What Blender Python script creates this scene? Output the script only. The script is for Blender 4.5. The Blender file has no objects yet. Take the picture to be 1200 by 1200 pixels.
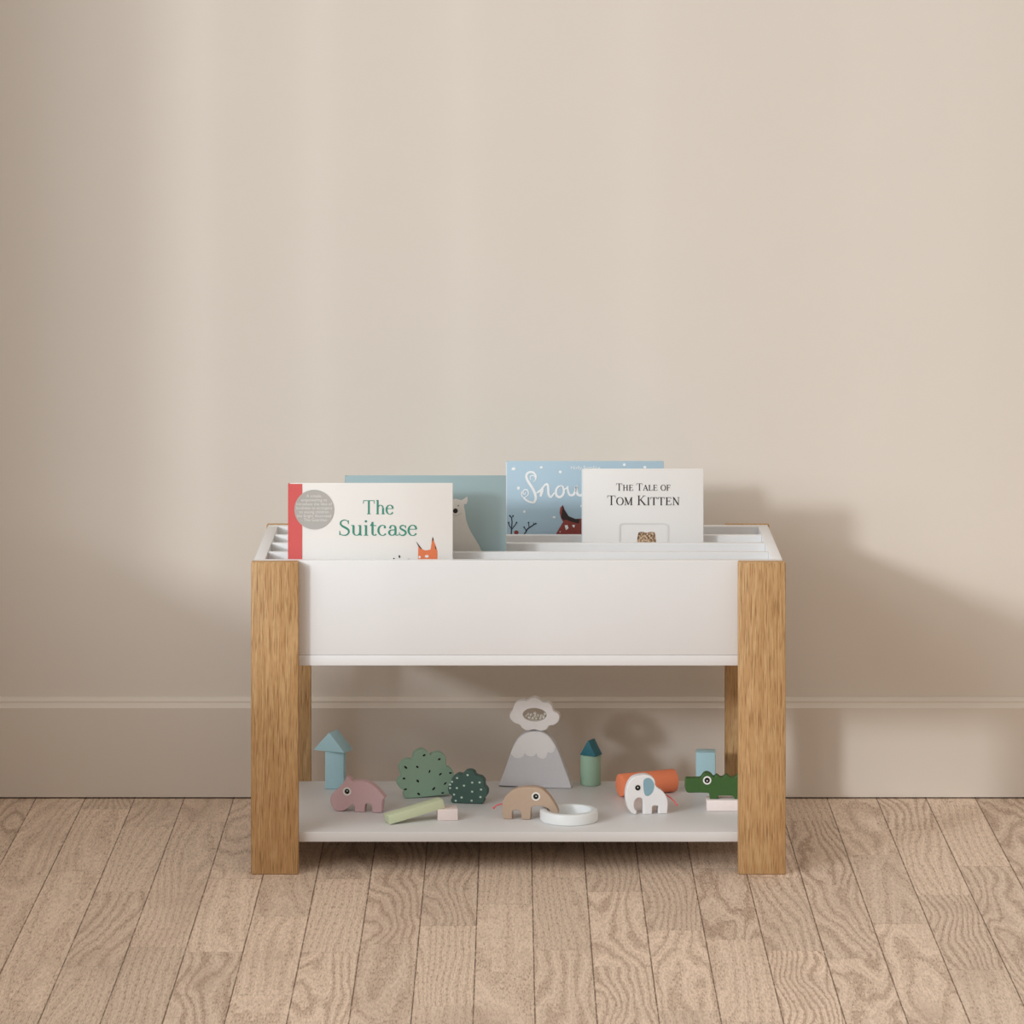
import bpy, bmesh, math, random
from mathutils import Vector, Matrix
from mathutils.geometry import tessellate_polygon

random.seed(7)
SC = bpy.context.scene
COL = SC.collection

# ------------------------------------------------------------------ camera, world, sun, exposure
CAM_D, CAM_Z, FPX = 6.1, 1.425, 4773.0
cam = bpy.data.cameras.new('camera')
cam_ob = bpy.data.objects.new('camera', cam)
COL.objects.link(cam_ob)
cam.sensor_fit = 'HORIZONTAL'
cam.sensor_width = 36.0
cam.lens = 36.0 * FPX / 1200.0
cam.shift_y = -0.575                      # level camera, verticals stay vertical
cam.clip_start, cam.clip_end = 0.05, 100
cam_ob.location = (0, -CAM_D, CAM_Z)
cam_ob.rotation_euler = (math.pi / 2, 0, 0)
SC.camera = cam_ob

world = bpy.data.worlds.new('daylight')
SC.world = world
world.use_nodes = True
wbg = world.node_tree.nodes['Background']
wbg.inputs[0].default_value = (1.0, 0.92, 0.83, 1)
wnt = world.node_tree                     # soft room light, stronger from above
wtc = wnt.nodes.new('ShaderNodeTexCoord')
wsp = wnt.nodes.new('ShaderNodeSeparateXYZ')
wmr = wnt.nodes.new('ShaderNodeMapRange')
wmr.interpolation_type = 'SMOOTHSTEP'
for i_, v_ in ((1, -0.1), (2, 0.8), (3, 0.09), (4, 0.92)):
    wmr.inputs[i_].default_value = v_
wnt.links.new(wtc.outputs['Generated'], wsp.inputs[0])
wnt.links.new(wsp.outputs[2], wmr.inputs[0])
wnt.links.new(wmr.outputs[0], wbg.inputs[1])

sun = bpy.data.lights.new('sun', 'SUN')
sun_ob = bpy.data.objects.new('sun', sun)
COL.objects.link(sun_ob)
SUN_AZ, SUN_EL = math.radians(42), math.radians(15)
sun_dir = Vector((math.sin(SUN_AZ) * math.cos(SUN_EL), math.cos(SUN_AZ) * math.cos(SUN_EL), -math.sin(SUN_EL)))
sun_ob.rotation_euler = sun_dir.to_track_quat('-Z', 'Y').to_euler()
sun_ob.location = (-4, -6, 3)
sun.energy = 1.12
sun.angle = math.radians(5.5)
sun.color = (0.89, 0.95, 1.0)

# bright sky outside the window, seen through the opening
sky = bpy.data.lights.new('window_sky', 'AREA')
sky_ob = bpy.data.objects.new('window_sky', sky)
COL.objects.link(sky_ob)
sky.shape = 'RECTANGLE'
sky.size, sky.size_y = 3.0, 2.0
sky_ob.location = (-3.1, -2.9, 2.1)
sky_ob.rotation_euler = (Vector((0.2, 0.5, 0.45)) - sky_ob.location).to_track_quat('-Z', 'Y').to_euler()
sky.energy = 106
sky.color = (0.88, 0.95, 1.0)

SC.view_settings.view_transform = 'Standard'
SC.view_settings.look = 'None'
SC.view_settings.exposure = 0.0
SC.view_settings.gamma = 1.0
SC.view_settings.use_curve_mapping = False


# ------------------------------------------------------------------ helpers
def S(y):
    """metres per picture pixel at depth y"""
    return (y + CAM_D) / FPX


def X(px, y):
    return (px - 600.0) * S(y)


def Z(py, y):
    return CAM_Z - (py + 90.0) * S(y)


def lin(c):
    return tuple(((v / 255.0) / 12.92 if v / 255.0 <= 0.04045 else ((v / 255.0 + 0.055) / 1.055) ** 2.4) for v in c)


def mat(name, rgb, rough=0.6, var=0.04, scale=60.0, bump=0.0, bscale=300.0, spec=0.4):
    """painted surface: base colour with a faint mottle and a little relief"""
    m = bpy.data.materials.new(name)
    m.use_nodes = True
    nt = m.node_tree
    b = nt.nodes['Principled BSDF']
    b.inputs['Roughness'].default_value = rough
    b.inputs['Specular IOR Level'].default_value = spec
    tc = nt.nodes.new('ShaderNodeTexCoord')
    c = lin(rgb)
    if var > 0:
        n = nt.nodes.new('ShaderNodeTexNoise')
        n.inputs['Scale'].default_value = scale
        n.inputs['Detail'].default_value = 4
        nt.links.new(tc.outputs['Object'], n.inputs['Vector'])
        mx = nt.nodes.new('ShaderNodeMix')
        mx.data_type = 'RGBA'
        mx.inputs['A'].default_value = tuple(v * (1 - var) for v in c) + (1,)
        mx.inputs['B'].default_value = tuple(min(1, v * (1 + var)) for v in c) + (1,)
        nt.links.new(n.outputs['Fac'], mx.inputs['Factor'])
        nt.links.new(mx.outputs['Result'], b.inputs['Base Color'])
    else:
        b.inputs['Base Color'].default_value = c + (1,)
    if bump > 0:
        n2 = nt.nodes.new('ShaderNodeTexNoise')
        n2.inputs['Scale'].default_value = bscale
        n2.inputs['Detail'].default_value = 3
        nt.links.new(tc.outputs['Object'], n2.inputs['Vector'])
        bp = nt.nodes.new('ShaderNodeBump')
        bp.inputs['Strength'].default_value = bump
        bp.inputs['Distance'].default_value = 0.001
        nt.links.new(n2.outputs['Fac'], bp.inputs['Height'])
        nt.links.new(bp.outputs['Normal'], b.inputs['Normal'])
    return m


class NT:
    """tiny node-graph writer"""
    def __init__(self, m):
        self.nt = m.node_tree
        self.bsdf = self.nt.nodes['Principled BSDF']

    def link(self, a, b):
        self.nt.links.new(a, b)

    def put(self, sock, v):
        if hasattr(v, 'is_linked'):
            self.nt.links.new(v, sock)
        else:
            sock.default_value = v

    def math(self, op, a, b=None, c=None):
        n = self.nt.nodes.new('ShaderNodeMath')
        n.operation = op
        self.put(n.inputs[0], a)
        if b is not None:
            self.put(n.inputs[1], b)
        if c is not None:
            self.put(n.inputs[2], c)
        return n.outputs[0]

    def vec(self, x, y, z):
        n = self.nt.nodes.new('ShaderNodeCombineXYZ')
        for i, v in enumerate((x, y, z)):
            self.put(n.inputs[i], v)
        return n.outputs[0]

    def noise(self, vec, scale=1.0, detail=2.0, rough=0.5):
        n = self.nt.nodes.new('ShaderNodeTexNoise')
        n.inputs['Scale'].default_value = scale
        n.inputs['Detail'].default_value = detail
        n.inputs['Roughness'].default_value = rough
        self.link(vec, n.inputs['Vector'])
        return n.outputs['Fac']

    def rand(self, vec):
        n = self.nt.nodes.new('ShaderNodeTexWhiteNoise')
        n.noise_dimensions = '3D'
        self.link(vec, n.inputs['Vector'])
        return n.outputs['Value']

    def smooth(self, v, a, b, lo=0.0, hi=1.0):
        n = self.nt.nodes.new('ShaderNodeMapRange')
        n.interpolation_type = 'SMOOTHSTEP'
        self.put(n.inputs['Value'], v)
        n.inputs['From Min'].default_value = a
        n.inputs['From Max'].default_value = b
        n.inputs['To Min'].default_value = lo
        n.inputs['To Max'].default_value = hi
        return n.outputs['Result']

    def mix(self, f, a, b):
        n = self.nt.nodes.new('ShaderNodeMix')
        n.data_type = 'RGBA'
        self.put(n.inputs['Factor'], f)
        self.put(n.inputs['A'], a if hasattr(a, 'is_linked') else tuple(a) + (1,))
        self.put(n.inputs['B'], b if hasattr(b, 'is_linked') else tuple(b) + (1,))
        return n.outputs['Result']

    def bump(self, h, strength, dist):
        n = self.nt.nodes.new('ShaderNodeBump')
        n.inputs['Strength'].default_value = strength
        n.inputs['Distance'].default_value = dist
        self.link(h, n.inputs['Height'])
        self.link(n.outputs['Normal'], self.bsdf.inputs['Normal'])


def new_mat(name, rough=0.6, spec=0.3):
    m = bpy.data.materials.new(name)
    m.use_nodes = True
    g = NT(m)
    g.bsdf.inputs['Roughness'].default_value = rough
    g.bsdf.inputs['Specular IOR Level'].default_value = spec
    return m, g


def floor_material():
    m, g = new_mat('oak_floor', 0.55, 0.3)
    tc = g.nt.nodes.new('ShaderNodeTexCoord')
    sp = g.nt.nodes.new('ShaderNodeSeparateXYZ')
    g.link(tc.outputs['Object'], sp.inputs[0])
    x, y = sp.outputs[0], sp.outputs[1]
    PW, PL = 0.0805, 0.55
    u = g.math('DIVIDE', g.math('SUBTRACT', x, 0.030), PW)
    row = g.math('FLOOR', u)
    fu = g.math('FRACT', u)
    off = g.rand(g.vec(row, 3.7, 1.1))
    v = g.math('ADD', g.math('DIVIDE', y, PL), g.math('MULTIPLY', off, 7.0))
    # uneven board lengths: warp the running coordinate a little
    v = g.math('ADD', v, g.math('MULTIPLY', g.math('SINE', g.math('MULTIPLY', v, 2.1)), 0.22))
    seg = g.math('FLOOR', v)
    fv = g.math('FRACT', v)
    r1 = g.rand(g.vec(row, seg, 0.5))
    r2 = g.rand(g.vec(row, seg, 9.5))
    r3 = g.rand(g.vec(row, seg, 23.5))
    # cathedral grain = contour lines of a slow noise, stretched along the board
    gx = g.math('ADD', g.math('MULTIPLY', x, 11.0), g.math('MULTIPLY', r1, 60.0))
    stretch = g.math('ADD', 0.8, g.math('MULTIPLY', g.math('MULTIPLY', r3, r3), 2.6))
    gy = g.math('ADD', g.math('MULTIPLY', y, stretch), g.math('MULTIPLY', r2, 60.0))
    n1 = g.noise(g.vec(gx, gy, g.math('MULTIPLY', r3, 20.0)), 1.0, 1.5, 0.4)
    wob = g.noise(g.vec(g.math('MULTIPLY', x, 90.0), g.math('MULTIPLY', y, 14.0), 0.0), 1.0, 2.0)
    jit = g.noise(g.vec(g.math('MULTIPLY', x, 430.0), g.math('MULTIPLY', y, 85.0), 5.0), 1.0, 1.0)
    tilt = g.math('MULTIPLY', g.math('SUBTRACT', r1, 0.5), 18.0)
    ph = g.math('ADD', g.math('MULTIPLY', n1, 9.5),
                g.math('ADD', g.math('MULTIPLY', wob, 0.8), g.math('MULTIPLY', fu, tilt)))
    phj = g.math('ADD', ph, g.math('MULTIPLY', jit, 0.55))
    saw = g.math('FRACT', phj)
    ring = g.math('MULTIPLY', g.smooth(saw, 0.36, 0.84), g.smooth(saw, 1.0, 0.88))
    saw2 = g.math('FRACT', g.math('ADD', g.math('MULTIPLY', ph, 3.0), g.math('MULTIPLY', jit, 0.9)))
    ring2 = g.math('MULTIPLY', g.smooth(saw2, 0.3, 0.8), g.smooth(saw2, 1.0, 0.85))
    rstr = g.math('ADD', 0.18, g.math('MULTIPLY', g.math('MULTIPLY', r3, r3), 0.42))
    # open pores: short fine strokes along the board
    pore = g.noise(g.vec(g.math('MULTIPLY', x, 470.0), g.math('MULTIPLY', y, 62.0), 2.0), 1.0, 2.0, 0.6)
    pore_d = g.smooth(pore, 0.46, 0.68)
    fine = g.noise(g.vec(g.math('MULTIPLY', x, 330.0), g.math('MULTIPLY', y, 150.0), 7.0), 1.0, 3.0, 0.65)
    blot = g.noise(g.vec(g.math('MULTIPLY', x, 9.0), g.math('MULTIPLY', y, 3.0), 4.0), 1.0, 3.0)
    light, dark = lin((236, 214, 193)), lin((148, 118, 96))
    c = g.mix(g.math('MULTIPLY', ring, rstr), light, dark)
    c = g.mix(g.math('MULTIPLY', ring2, 0.22), c, dark)
    c = g.mix(g.math('MULTIPLY', pore_d, g.math('ADD', 0.34, g.math('MULTIPLY', ring, 0.30))), c, lin((126, 95, 73)))
    c = g.mix(g.smooth(fine, 0.35, 0.75, 0.0, 0.30), c, lin((176, 148, 124)))
    c = g.mix(g.smooth(blot, 0.50, 0.75, 0.0, 0.38), c, lin((172, 148, 130)))
    # board-to-board tone
    tone = g.math('ADD', 0.90, g.math('MULTIPLY', r2, 0.17))
    tn = g.nt.nodes.new('ShaderNodeVectorMath')
    tn.operation = 'SCALE'
    g.link(c, tn.inputs[0])
    g.link(tone, tn.inputs['Scale'])
    c = tn.outputs[0]
    # joints
    ed = g.math('MINIMUM', fu, g.math('SUBTRACT', 1.0, fu))
    gapx = g.smooth(ed, 0.006, 0.017, 1.0, 0.0)
    ev = g.math('MINIMUM', fv, g.math('SUBTRACT', 1.0, fv))
    gapy = g.smooth(ev, 0.0008, 0.0035, 0.22, 0.0)
    brk = g.smooth(g.noise(g.vec(g.math('MULTIPLY', x, 12.0), g.math('MULTIPLY', y, 60.0), 0.0), 1.0, 2.0), 0.30, 0.55, 0.45, 1.0)
    gap = g.math('MAXIMUM', g.math('MULTIPLY', gapx, brk), gapy)
    c = g.mix(g.math('MULTIPLY', gap, 0.85), c, lin((84, 56, 38)))
    g.link(c, g.bsdf.inputs['Base Color'])
    h = g.math('SUBTRACT', g.math('MULTIPLY', g.math('ADD', ring, pore_d), -0.25), gap)
    g.bump(h, 0.35, 0.0008)
    return m


def oak_material(name, tint, axis='z'):
    """honey oak, grain running along the local z axis"""
    m, g = new_mat(name, 0.5, 0.35)
    tc = g.nt.nodes.new('ShaderNodeTexCoord')
    sp = g.nt.nodes.new('ShaderNodeSeparateXYZ')
    g.link(tc.outputs['Object'], sp.inputs[0])
    x, y, z = sp.outputs
    n1 = g.noise(g.vec(g.math('MULTIPLY', x, 34.0), g.math('MULTIPLY', y, 34.0), g.math('MULTIPLY', z, 1.6)), 1.0, 2.0, 0.45)
    wob = g.noise(g.vec(g.math('MULTIPLY', x, 150.0), g.math('MULTIPLY', y, 150.0), g.math('MULTIPLY', z, 9.0)), 1.0, 2.0)
    ph = g.math('ADD', g.math('MULTIPLY', n1, 11.0), g.math('MULTIPLY', wob, 0.8))
    saw = g.math('FRACT', ph)
    ring = g.math('MULTIPLY', g.smooth(saw, 0.0, 0.7), g.smooth(saw, 1.0, 0.82))
    pore = g.noise(g.vec(g.math('MULTIPLY', x, 620.0), g.math('MULTIPLY', y, 620.0), g.math('MULTIPLY', z, 24.0)), 1.0, 2.0, 0.6)
    pore_d = g.smooth(pore, 0.48, 0.68)
    fine = g.noise(g.vec(g.math('MULTIPLY', x, 300.0), g.math('MULTIPLY', y, 300.0), g.math('MULTIPLY', z, 90.0)), 1.0, 3.0)
    a = tuple(v * tint for v in lin((204, 167, 120)))
    b = tuple(v * tint for v in lin((172, 126, 76)))
    d = tuple(v * tint for v in lin((126, 84, 46)))
    c = g.mix(g.math('MULTIPLY', ring, 0.42), a, b)
    c = g.mix(g.math('MULTIPLY', pore_d, 0.72), c, d)
    c = g.mix(g.smooth(fine, 0.35, 0.7, 0.0, 0.25), c, b)
    g.link(c, g.bsdf.inputs['Base Color'])
    g.bump(g.math('MULTIPLY', g.math('ADD', pore_d, ring), -0.3), 0.3, 0.0006)
    return m


def props(o, label=None, cat=None, group=None, kind=None):
    for k, v in (('label', label), ('category', cat), ('group', group), ('kind', kind)):
        if v:
            o[k] = v
    return o


def link(name, me, parent=None, mats=()):
    o = bpy.data.objects.new(name, me)
    COL.objects.link(o)
    if parent is not None:
        o.parent = parent
    for m in (mats if isinstance(mats, (list, tuple)) else [mats]):
        me.materials.append(m)
    return o


def thing(name, label, cat, loc, rz=0.0, group=None):
    o = bpy.data.objects.new(name, None)
    o.empty_display_size = 0.02
    COL.objects.link(o)
    o.location = loc
    o.rotation_euler = (0, 0, rz)
    return props(o, label, cat, group)


def smooth(me, deg=35):
    for p in me.polygons:
        p.use_smooth = True
    me.set_sharp_from_angle(angle=math.radians(deg))


def bm_box(bm, lo, hi, bev=0.0, seg=2, mi=0):
    vs = [bm.verts.new((lo[0] if i & 1 == 0 else hi[0], lo[1] if i & 2 == 0 else hi[1], lo[2] if i & 4 == 0 else hi[2])) for i in range(8)]
    fs = [bm.faces.new([vs[i] for i in q]) for q in ((0, 2, 3, 1), (4, 5, 7, 6), (0, 1, 5, 4), (2, 6, 7, 3), (0, 4, 6, 2), (1, 3, 7, 5))]
    for f in fs:
        f.material_index = mi
    if bev > 0:
        es = list({e for f in fs for e in f.edges})
        bmesh.ops.bevel(bm, geom=es, offset=bev, segments=seg, profile=0.5, affect='EDGES', material=-1)


def box(name, lo, hi, m, parent=None, bev=0.001, seg=2):
    bm = bmesh.new()
    bm_box(bm, lo, hi, bev, seg)
    me = bpy.data.meshes.new(name)
    bm.to_mesh(me)
    bm.free()
    smooth(me)
    return link(name, me, parent, m)


def from_bm(name, bm, m, parent=None, sm=True, deg=35):
    bmesh.ops.recalc_face_normals(bm, faces=bm.faces[:])
    me = bpy.data.meshes.new(name)
    bm.to_mesh(me)
    bm.free()
    if sm:
        smooth(me, deg)
    return link(name, me, parent, m)


def catmull(pts, n=5):
    """closed outline through pts; a point written (x, y, 1) stays a sharp corner"""
    N = len(pts)
    out = []
    for i in range(N):
        p0, p1, p2, p3 = pts[i - 1], pts[i], pts[(i + 1) % N], pts[(i + 2) % N]
        a0 = p1 if len(p1) > 2 else p0
        a3 = p2 if len(p2) > 2 else p3
        for k in range(n):
            t = k / n
            q = []
            for d in (0, 1):
                A, B, C, D = a0[d], p1[d], p2[d], a3[d]
                q.append(0.5 * (2 * B + (C - A) * t + (2 * A - 5 * B + 4 * C - D) * t * t + (3 * B - A - 3 * C + D) * t ** 3))
            if not out or math.hypot(q[0] - out[-1][0], q[1] - out[-1][1]) > 1e-6:
                out.append(tuple(q))
    return out


def ellipse(cx, cy, rx, ry, n=24, rot=0.0):
    c, s = math.cos(rot), math.sin(rot)
    return [(cx + rx * math.cos(a) * c - ry * math.sin(a) * s, cy + rx * math.cos(a) * s + ry * math.sin(a) * c)
            for a in (2 * math.pi * k / n for k in range(n))]


def plate_mesh(loops, thick, bev=0.0012):
    """solid plate cut from an outline (further loops are holes), front face at y = 0, back at y = thick"""
    cu = bpy.data.curves.new('outline', 'CURVE')
    cu.dimensions = '2D'
    cu.fill_mode = 'BOTH'
    cu.extrude = max(thick / 2 - bev, 1e-5)
    cu.bevel_depth = bev
    cu.bevel_resolution = 2
    cu.offset = -bev
    for lp in loops:
        sp = cu.splines.new('POLY')
        sp.points.add(len(lp) - 1)
        for q, p in zip(sp.points, lp):
            q.co = (p[0], p[1], 0, 1)
        sp.use_cyclic_u = True
    o = bpy.data.objects.new('outline', cu)
    me = bpy.data.meshes.new_from_object(o)
    bpy.data.objects.remove(o)
    bpy.data.curves.remove(cu)
    me.transform(Matrix(((1, 0, 0, 0), (0, 0, -1, thick / 2), (0, 1, 0, 0), (0, 0, 0, 1))))
    smooth(me, 40)
    return me


def flat_bm(bm, poly, y, mi=0):
    """a flat printed patch in the x-z plane facing -y"""
    vs = [bm.verts.new((p[0], y, p[1])) for p in poly]
    for t in tessellate_polygon([[Vector((p[0], p[1], 0)) for p in poly]]):
        a, b, c = t
        ar = (poly[b][0] - poly[a][0]) * (poly[c][1] - poly[a][1]) - (poly[c][0] - poly[a][0]) * (poly[b][1] - poly[a][1])
        try:
            f = bm.faces.new((vs[a], vs[b], vs[c]) if ar > 0 else (vs[a], vs[c], vs[b]))
            f.material_index = mi
        except ValueError:
            pass


INK = 0


def ribbon_bm(bm, pts, y, w, mi=0):
    """a printed brush or pen stroke: pts in x-z, w constant or one width per point"""
    global INK
    INK += 1
    y -= 0.000012 * (INK % 14)
    n = len(pts)
    ws = w if isinstance(w, (list, tuple)) else [w] * n
    L, R = [], []
    for i, p in enumerate(pts):
        a, b = pts[max(0, i - 1)], pts[min(n - 1, i + 1)]
        dx, dy = b[0] - a[0], b[1] - a[1]
        l = math.hypot(dx, dy) or 1
        nx, ny = -dy / l, dx / l
        h = ws[i] / 2
        L.append(bm.verts.new((p[0] + nx * h, y, p[1] + ny * h)))
        R.append(bm.verts.new((p[0] - nx * h, y, p[1] - ny * h)))
    for i in range(n - 1):
        f = bm.faces.new((L[i], R[i], R[i + 1], L[i + 1]))
        f.material_index = mi


def open_curve(pts, n=6):
    q = [pts[0]] + list(pts) + [pts[-1]]
    out = []
    for i in range(1, len(q) - 2):
        for k in range(n):
            t = k / n
            out.append(tuple(0.5 * (2 * q[i][d] + (q[i + 1][d] - q[i - 1][d]) * t
                             + (2 * q[i - 1][d] - 5 * q[i][d] + 4 * q[i + 1][d] - q[i + 2][d]) * t * t
                             + (3 * q[i][d] - q[i - 1][d] - 3 * q[i + 1][d] + q[i + 2][d]) * t ** 3) for d in range(len(pts[0]))))
    out.append(tuple(pts[-1]))
    return out


def tube_bm(bm, pts, r, n=8):
    rs = r if isinstance(r, (list, tuple)) else [r] * len(pts)
    rings = []
    for i, p in enumerate(pts):
        p = Vector(p)
        t = (Vector(pts[min(i + 1, len(pts) - 1)]) - Vector(pts[max(i - 1, 0)])).normalized()
        a = t.cross(Vector((0.13, 0.2, 1))).normalized()
        b = t.cross(a)
        rings.append([bm.verts.new(p + (a * math.cos(2 * math.pi * k / n) + b * math.sin(2 * math.pi * k / n)) * rs[i]) for k in range(n)])
    for i in range(len(rings) - 1):
        for k in range(n):
            bm.faces.new((rings[i][k], rings[i][(k + 1) % n], rings[i + 1][(k + 1) % n], rings[i + 1][k]))
    bm.faces.new(rings[0][::-1])
    bm.faces.new(rings[-1])


# ------------------------------------------------------------------ serif lettering drawn as pen strokes
TH, TN = 0.13, 0.045           # thick and thin pen widths, in cap heights


def arc(cx, cy, rx, ry, a0, a1, th=TH, tn=TN, n=18):
    pts, ws = [], []
    for k in range(n + 1):
        a = math.radians(a0 + (a1 - a0) * k / n)
        pts.append((cx + rx * math.cos(a), cy + ry * math.sin(a)))
        ws.append(tn + (th - tn) * abs(math.cos(a)) ** 1.4)
    return (pts, ws)


def seg(x0, y0, x1, y1, w):
    return ([(x0, y0), (x1, y1)], w)


def stem(x, y0, y1, serif=0.13, foot=True, head=True, w=TH):
    s = [seg(x, y0, x, y1, w)]
    if foot:
        s.append(seg(x - serif, y0 + TN / 2, x + serif, y0 + TN / 2, TN))
    if head:
        s.append(seg(x - serif, y1 - TN / 2, x + serif, y1 - TN / 2, TN))
    return s


def glyph(ch):
    """(strokes, advance) in cap heights"""
    if ch == 'T':
        return stem(.42, 0, 1, head=False) + [seg(.05, .975, .79, .975, TN * 1.1), seg(.06, 1, .03, .76, TN), seg(.78, 1, .81, .76, TN)], .86
    if ch == 'H':
        return stem(.2, 0, 1) + stem(.74, 0, 1) + [seg(.2, .52, .74, .52, TN)], .96
    if ch == 'E':
        return stem(.2, 0, 1, head=False, foot=False) + [seg(.05, .975, .68, .975, TN), seg(.05, .025, .70, .025, TN), seg(.2, .52, .56, .52, TN),
                seg(.67, 1, .69, .80, TN), seg(.69, 0, .73, .23, TN), seg(.55, .62, .55, .42, TN)], .80
    if ch == 'A':
        return [seg(.08, 0, .42, 1, TN * 1.2), seg(.40, 1, .76, 0, TH), seg(.2, .33, .64, .33, TN), seg(-.02, .02, .2, .02, TN), seg(.60, .02, .9, .02, TN)], .86
    if ch == 'L':
        return stem(.2, 0, 1, foot=False) + [seg(.05, .025, .68, .025, TN), seg(.66, 0, .72, .26, TN)], .76
    if ch == 'O':
        return [arc(.45, .5, .38, .49, 0, 360, n=32)], .90
    if ch == 'F':
        return stem(.2, 0, 1, head=False) + [seg(.05, .975, .66, .975, TN), seg(.2, .52, .54, .52, TN), seg(.65, 1, .68, .78, TN), seg(.53, .62, .53, .42, TN)], .72
    if ch == 'M':
        return stem(.18, 0, 1, head=False, w=TN * 1.2) + stem(.88, 0, 1, head=False) + [seg(.18, 1, .53, .05, TH), seg(.53, .05, .88, 1, TN * 1.2),
                seg(.03, .975, .2, .975, TN), seg(.86, .975, 1.02, .975, TN)], 1.06
    if ch == 'K':
        return stem(.2, 0, 1) + [seg(.2, .42, .70, .98, TN * 1.2), seg(.36, .58, .80, .02, TH), seg(.56, .975, .86, .975, TN), seg(.66, .025, .96, .025, TN)], .94
    if ch == 'I':
        return stem(.2, 0, 1), .40
    if ch == 'N':
        return stem(.18, 0, 1, head=False, w=TN * 1.2) + [seg(.16, 1, .76, .02, TH), seg(.76, 0, .76, 1, TN * 1.2),
                seg(.02, .975, .2, .975, TN), seg(.63, .975, .90, .975, TN)], .92
    if ch == 'S':
        p = open_curve([(.56, .78), (.50, .92), (.34, .98), (.16, .90), (.12, .74), (.22, .60), (.42, .48), (.56, .36), (.58, .20), (.48, .06), (.30, .02), (.12, .08), (.07, .24)], 5)
        n = len(p)
        w = [TN + (TH - TN) * max(0.0, math.sin(math.pi * i / (n - 1))) ** 2.5 for i in range(n)]
        return [(p, w), seg(.56, .72, .57, .97, TN), seg(.065, .03, .07, .30, TN)], .68
    if ch == 'h':
        return stem(.14, 0, 1.02, .11, head=False) + [seg(.03, .99, .14, 1.0, TN), arc(.33, .40, .19, .25, 175, 20, TH * .9), seg(.515, .46, .515, 0, TH), seg(.41, TN / 2, .63, TN / 2, TN)], .66
    if ch == 'e':
        return [arc(.30, .33, .24, .33, 40, 325), arc(.29, .40, .205, .26, 0, 90), seg(.08, .40, .51, .40, TN)], .58
    if ch == 'u':
        return [seg(.14, .64, .14, .2, TH), arc(.32, .21, .18, .19, 180, 350, TH * .9), seg(.52, .65, .52, .02, TH), seg(.01, .635, .16, .645, TN), seg(.40, .635, .54, .645, TN), seg(.52, .03, .63, .03, TN)], .66
    if ch == 'i':
        return stem(.16, 0, .65, .12, head=False) + [seg(.05, .63, .18, .64, TN), arc(.155, .90, .035, .035, 0, 360, .08, .08, 12)], .34
    if ch == 't':
        return [seg(.16, .86, .16, .16, TH), arc(.27, .16, .11, .14, 180, 330, TH), seg(.02, .63, .37, .63, TN * 1.1), seg(.05, .64, .16, .86, TN)], .40
    if ch == 'c':
        return [arc(.30, .33, .24, .32, 50, 320), arc(.43, .52, .03, .04, 0, 360, .07, .07, 10)], .56
    if ch == 'a':
        return [seg(.44, .48, .44, .08, TH), arc(.28, .46, .16, .18, 0, 150, TH), arc(.25, .19, .17, .17, 60, 320, TH), seg(.30, .36, .44, .38, TN), arc(.52, .09, .08, .07, 180, 340, TN * 1.4), arc(.14, .50, .03, .03, 0, 360, .07, .07, 10)], .58
    if ch == 's':
        p = open_curve([(.40, .52), (.34, .62), (.22, .64), (.11, .57), (.12, .45), (.25, .36), (.38, .27), (.41, .15), (.32, .04), (.18, .02), (.07, .08), (.05, .17)], 5)
        n = len(p)
        w = [TN + (TH * .95 - TN) * max(0.0, math.sin(math.pi * i / (n - 1))) ** 2 for i in range(n)]
        return [(p, w), seg(.40, .46, .41, .64, TN), seg(.045, .02, .05, .21, TN)], .48
    return [], .34


def write(bm, text, x0, x1, base, cap, y, small=None, mi=0):
    """lettering fitted between x0 and x1 on the baseline; small = scale of lower case (small caps)"""
    items, cur = [], 0.0
    for ch in text:
        sc = 1.0
        if small and ch.islower():
            ch, sc = ch.upper(), small
        st, adv = glyph(ch)
        items.append((st, cur, sc))
        cur += (adv + 0.03) * sc
    fx = (x1 - x0) / cur
    for st, off, sc in items:
        for pts, w in st:
            q = [(x0 + (off + p[0] * sc) * fx, base + p[1] * sc * cap) for p in pts]
            k = cap * (0.85 + 0.15 * sc) if small else cap
            ww = [v * k for v in w] if isinstance(w, (list, tuple)) else w * k
            ribbon_bm(bm, q, y, ww, mi)


# ------------------------------------------------------------------ materials
M_WALL = mat('wall_paint', (222.5, 213.7, 203.3), 0.85, 0.012, 9, 0.10, 420, 0.2)
M_BASE = mat('baseboard_paint', (219.5, 209.7, 198.3), 0.6, 0.01, 9, 0.0, 100, 0.3)
M_TAUPE = mat('low_bounce_taupe', (150, 128, 106), 0.85, 0.012, 9)  # unseen window wall, toned dark to cut bounce and darken the left corner
M_FLOOR = floor_material()
M_CEIL = mat('ceiling_paint', (240, 236, 230), 0.9, 0.01)
M_OAK = oak_material('honey_oak', 0.96)
M_WHITE = mat('white_lacquer', (225, 224, 224), 0.42, 0.01, 20, 0.0, 100, 0.4)
M_PAGES = mat('page_paper', (238, 233, 222), 0.9, 0.05, 900)


# ------------------------------------------------------------------ the room
WALL_Y, BASE_Y, LEFT_X = 0.545, 0.529, -1.15
XR, YF, HT = 2.3, -6.6, 2.7


def plane_quad(name, vs, m, kind='structure', parent=None):
    me = bpy.data.meshes.new(name)
    me.from_pydata(vs, [], [tuple(range(len(vs)))])
    o = link(name, me, parent, m)
    if kind:
        o['kind'] = kind
    return o


props(box('floor', (LEFT_X - 0.1, YF, -0.05), (XR, WALL_Y + 0.1, 0.0), M_FLOOR, None, 0), kind='structure')
props(box('wall_back', (LEFT_X - 0.1, WALL_Y, 0.0), (XR, WALL_Y + 0.1, HT), M_WALL, None, 0), kind='structure')
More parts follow.
